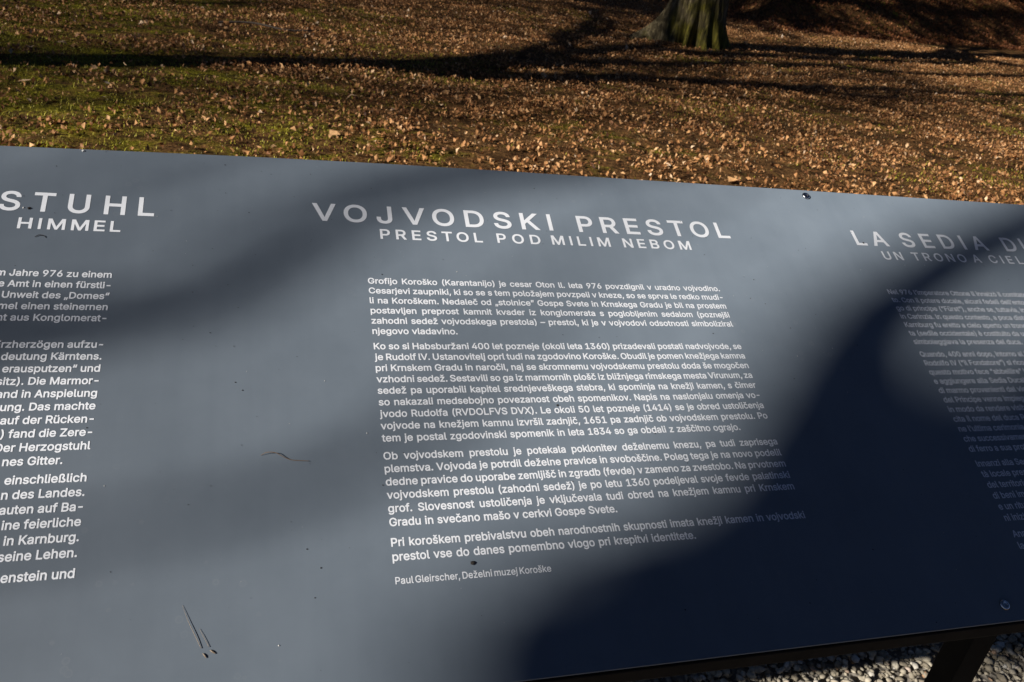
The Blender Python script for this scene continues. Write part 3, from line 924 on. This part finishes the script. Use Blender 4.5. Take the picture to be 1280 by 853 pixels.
GAP = 0.4341
mid = """Grofijo Koroško (Karantanijo) je cesar Oton II. leta 976 povzdignil v uradno vojvodino.
Cesarjevi zaupniki, ki so se s tem položajem povzpeli v kneze, so se sprva le redko mudi-
li na Koroškem. Nedaleč od „stolnice” Gospe Svete in Krnskega Gradu je bil na prostem
postavljen preprost kamnit kvader iz konglomerata s poglobljenim sedalom (poznejši
zahodni sedež vojvodskega prestola) – prestol, ki je v vojvodovi odsotnosti simboliziral
njegovo vladavino.|6.76
*Ko so si Habsburžani 400 let pozneje (okoli leta 1360) prizadevali postati nadvojvode, se
je Rudolf IV. Ustanovitelj oprl tudi na zgodovino Koroške. Obudil je pomen knežjega kamna
pri Krnskem Gradu in naročil, naj se skromnemu vojvodskemu prestolu doda še mogočen
vzhodni sedež. Sestavili so ga iz marmornih plošč iz bližnjega rimskega mesta Virunum, za
sedež pa uporabili kapitel srednjeveškega stebra, ki spominja na knežji kamen, s čimer
so nakazali medsebojno povezanost obeh spomenikov. Napis na naslonjalu omenja vo-
jvodo Rudolfa (RVDOLFVS DVX). Le okoli 50 let pozneje (1414) se je obred ustoličenja
vojvode na knežjem kamnu izvršil zadnjič, 1651 pa zadnjič ob vojvodskem prestolu. Po
tem je postal zgodovinski spomenik in leta 1834 so ga obdali z zaščitno ograjo.|29.26
*Ob vojvodskem prestolu je potekala poklonitev deželnemu knezu, pa tudi zaprisega
plemstva. Vojvoda je potrdil deželne pravice in svoboščine. Poleg tega je na novo podelil
dedne pravice do uporabe zemljišč in zgradb (fevde) v zameno za zvestobo. Na prvotnem
vojvodskem prestolu (zahodni sedež) je po letu 1360 podeljeval svoje fevde palatinski
grof. Slovesnost ustoličenja je vključevala tudi obred na knežjem kamnu pri Krnskem
Gradu in svečano mašo v cerkvi Gospe Svete.|16.69
*Pri koroškem prebivalstvu obeh narodnostnih skupnosti imata knežji kamen in vojvodski
prestol vse do danes pomembno vlogo pri krepitvi identitete.|22.38""".split('\n')
SZ = 1.11; BOLD = 0.020
y = 0.0
for i, ln in enumerate(mid):
    if ln[0] == '*': y += GAP; ln = ln[1:]
    wd = 32.22
    if '|' in ln: ln, q = ln.split('|'); wd = float(q)
    lettering('text_line', ln, 0.0, y, SZ, wd, xs=1.0, bold=BOLD)
    y += 1
lettering('text_line', 'Paul Gleirscher, Deželni muzej Koroške', 0.05, 24.87, 0.90, 10.72, bold=.010)
leftt = """m Jahre 976 zu einem
e Amt in einen fürstli-
Unweit des „Domes“
mel einen steinernen
nt aus Konglomerat-

*Erzherzögen aufzu-
deutung Kärntens.
erausputzen“ und
sitz). Die Marmor-
and in Anspielung
ung. Das machte
auf der Rücken-
4) fand die Zere-
Der Herzogstuhl
nes Gitter.|-20.55
*einschließlich
n des Landes.
auten auf Ba-
ine feierliche
in Karnburg.
seine Lehen.
*enstein und""".split('\n')
y = -0.009
for ln in leftt:
    if not ln: y += 1; continue
    if ln[0] == '*': y += .2937 * 1.0; ln = ln[1:]
    xr_ = -19.03
    if '|' in ln: ln, q = ln.split('|'); xr_ = float(q)
    lettering('text_line', ln, xr_, y, SZ, None, 'R', bold=BOLD, xs=0.935)
    y += 1
rightt = """Nel 976 l’imperatore Ottone II innalzò il comitato
to. Con il potere ducale, alcuni fedeli dell’entourage
go di principe (“Fürst”), anche se, tuttavia, in
in Carinzia. In questo contesto, a poca distanza
Karnburg fu eretto a cielo aperto un trono
ta (sedile occidentale) è costituito da un
simboleggiava la presenza del duca.
*Quando, 400 anni dopo, intorno al “1360
Rodolfo IV (“il Fondatore”) si ricordò
questo motivo fece “abbellire” la
e aggiungere alla Sedia Ducale
di marmo provenienti dal vicino
del Principe venne impiegato
in modo da rendere visibile
cita il nome del duca Ro
ne l’ultima cerimonia
che successivamente
di ferro a sua prot
*Innanzi alla Sedia
tà locale prest
del territorio
di beni imm
e un ritual
ni inizia
*Anna
la""".split('\n')
y = -.115
for ln in rightt:
    if ln[0] == '*': y += GAP; ln = ln[1:]
    lettering('text_line', ln, 51.15, y, SZ, None, 'L', bold=BOLD)
    y += 1
# headings
NSUB = 6
TB, SB = .052, .032
TC, SC = 1.90, 1.04
heading('VOJVODSKI', -4.11, -6.68, TC, 21.33, bold=TB)
heading('PRESTOL', 19.86, -6.66, TC, 15.75, bold=TB)
heading('PRESTOL', 1.40, -4.89, SC, 8.92, bold=SB)
heading('POD', 11.73, -4.93, SC, 4.0, bold=SB)
heading('MILIM', 16.88, -4.96, SC, 5.65, bold=SB)
heading('NEBOM', 23.91, -4.95, SC, 6.93, bold=SB)
heading('STUHL', -27.4, -6.38, TC, 10.85, xs=.97, bold=TB)
heading('HIMMEL', -25.88, -4.58, SC, 7.04, bold=SB)
heading('LA', 50.38, -6.48, TC, 3.97, bold=TB)
heading('SEDIA', 56.28, -6.5, TC, 11.2, bold=TB)
heading('DUCALE', 69.95, -6.5, TC, 14.2, bold=TB)
heading('UN', 52.9, -4.64, SC, 2.37, bold=SB)
heading('TRONO', 56.6, -4.66, SC, 6.91, bold=SB)
heading('A', 64.45, -4.69, SC, 1.15, bold=SB)
heading('CIELO', 66.7, -4.7, SC, 6.2, bold=SB)
print('WORDSPACE', WSTAT)
bpy.data.objects.remove(_to)

# ------------------------------------------------------------------ things lying on the board
def on_face(X, Y, z=0.0):
    x, y_ = bxy(X, Y)
    return face_m @ Vector((x, y_, z))
def litter(name, pts, rads, mat, label, cat, sides=6):
    P = [on_face(*p) for p in pts]
    c = P[0].copy(); P = [p - c for p in P]
    P, Rr = smooth_path(P, rads, 5)
    V = []; F = []
    tube(V, F, P, Rr, sides)
    o = mesh_obj(name, V, F, mat, None, True); o.location = c
    return tag(o, label, cat)
litter('pine_needle', [(-12.88, 25.09, .0006), (-12.5, 26.1, .0014), (-12.05, 27.05, .0014), (-11.72, 27.75, .0008)], [.0001, .00022, .0003, .00028], M_NEEDLE, 'long dry pine needle lying lower left on the board', 'pine needle')
litter('pine_needle', [(-11.85, 26.6, .0006), (-11.6, 27.1, .001), (-11.28, 27.72, .0008)], [.0001, .0002, .00024], M_NEEDLE, 'short dry pine needle right of the long needle', 'pine needle')
litter('seed_husk', [(-11.62, 28.05, .0008), (-11.5, 28.2, .001), (-11.42, 28.33, .0008)], [.0004, .0007, .0003], M_NEEDLE, 'tiny brown husk at the foot of the long pine needle', 'husk')
litter('seed_husk', [(-11.22, 27.9, .0008), (-11.1, 28.0, .001), (-10.92, 28.13, .0008)], [.0004, .0008, .0004], M_NEEDLE, 'tiny brown husk at the foot of the short pine needle', 'husk')
litter('leaf_stem', [(-8.35, 15.2, .0006), (-7.95, 15.08, .003), (-7.4, 15.14, .0035), (-6.9, 15.4, .002), (-6.4, 15.62, .0008), (-5.9, 15.70, .0008), (-5.12, 15.78, .0008)], [.0002, .00035, .00035, .0003, .0003, .0003, .00025], M_TWIG, 'thin curved tan leaf stem between the left and middle columns', 'leaf stem')
litter('dirt_curl', [(-24.6, -3.72, .0005), (-24.35, -3.9, .0012), (-24.0, -3.86, .0012), (-23.85, -3.7, .0005)], [.0002, .0004, .0004, .0002], M_CRUMB, 'small black curl of dirt under the heading at the far left', 'dirt')

def crumb(X, Y, r, mat, label, seed):
    rg = random.Random(seed)
    V = []; F = []
    N = 7
    for (rr, z) in [(1, 0), (.85, .5), (.4, .8)]:
        for k in range(N):
            a_ = 2 * math.pi * k / N; q = r * rr * rg.uniform(.65, 1.3)
            V.append((q * math.cos(a_), q * math.sin(a_), r * z + .0001))
    for j in range(2):
        for k in range(N):
            a_ = j * N + k; b_ = j * N + (k + 1) % N; F.append((a_, b_, b_ + N, a_ + N))
    F.append(tuple(2 * N + k for k in range(N)))
    o = mesh_obj('crumb', V, F, mat)
    x, y_ = bxy(X, Y)
    o.matrix_world = face_m @ Matrix.Translation((x, y_, 0))
    return tag(o, label, 'crumb')
crumb(-25.35, -6.62, .0019, M_CRUMB, 'black crumb just left of the T in the left heading', 1)
crumb(-25.75, -6.66, .0011, M_PALE, 'white chip beside the black crumb in the left heading', 2)
crumb(5.36, 23.85, .0024, M_CRUMB, 'dark round crumb below the last paragraph of the middle column', 3)
crumb(51.2, -6.75, .0016, M_CRUMB, 'dark crumb on the L of the right heading', 4)
crumb(13.9, 11.75, .0012, M_CRUMB, 'dark crumb among the second paragraph of the middle column', 5)
crumb(-22.3, -13.2, .0018, M_PALE, 'white chip on the upper edge of the board at far left', 6)
# dust
rs = np.random.default_rng(99)
def dust(name, n, mat, smin, smax, label):
    V = []; F = []
    for k in range(n):
        X = rs.uniform(-30, 80); Y = rs.uniform(-13.3, 31.2)
        x, y_ = bxy(X, Y); r = smin + (smax - smin) * rs.random() ** 2.5
        b0 = len(V)
        el = rs.uniform(.5, 1.5); a0 = rs.uniform(0, 3)
        for j in range(5):
            a_ = a0 + j * 2 * math.pi / 5
            q = r * rs.uniform(.6, 1.2)
            V.append(face_m @ Vector((x + q * math.cos(a_) * el, y_ + q * math.sin(a_), .0004)))
        V.append(face_m @ Vector((x, y_, .0005 + r * .7)))
        for j in range(5): F.append((b0 + j, b0 + (j + 1) % 5, b0 + 5))
    tag(mesh_obj(name, V, F, mat), label, 'dust', kind='stuff')
dust('dark_dust', 420, M_CRUMB, .00025, .0008, 'fine dark specks of dirt scattered over the board')
dust('pale_dust', 160, M_PALE, .0002, .0008, 'fine pale dust specks scattered over the board')
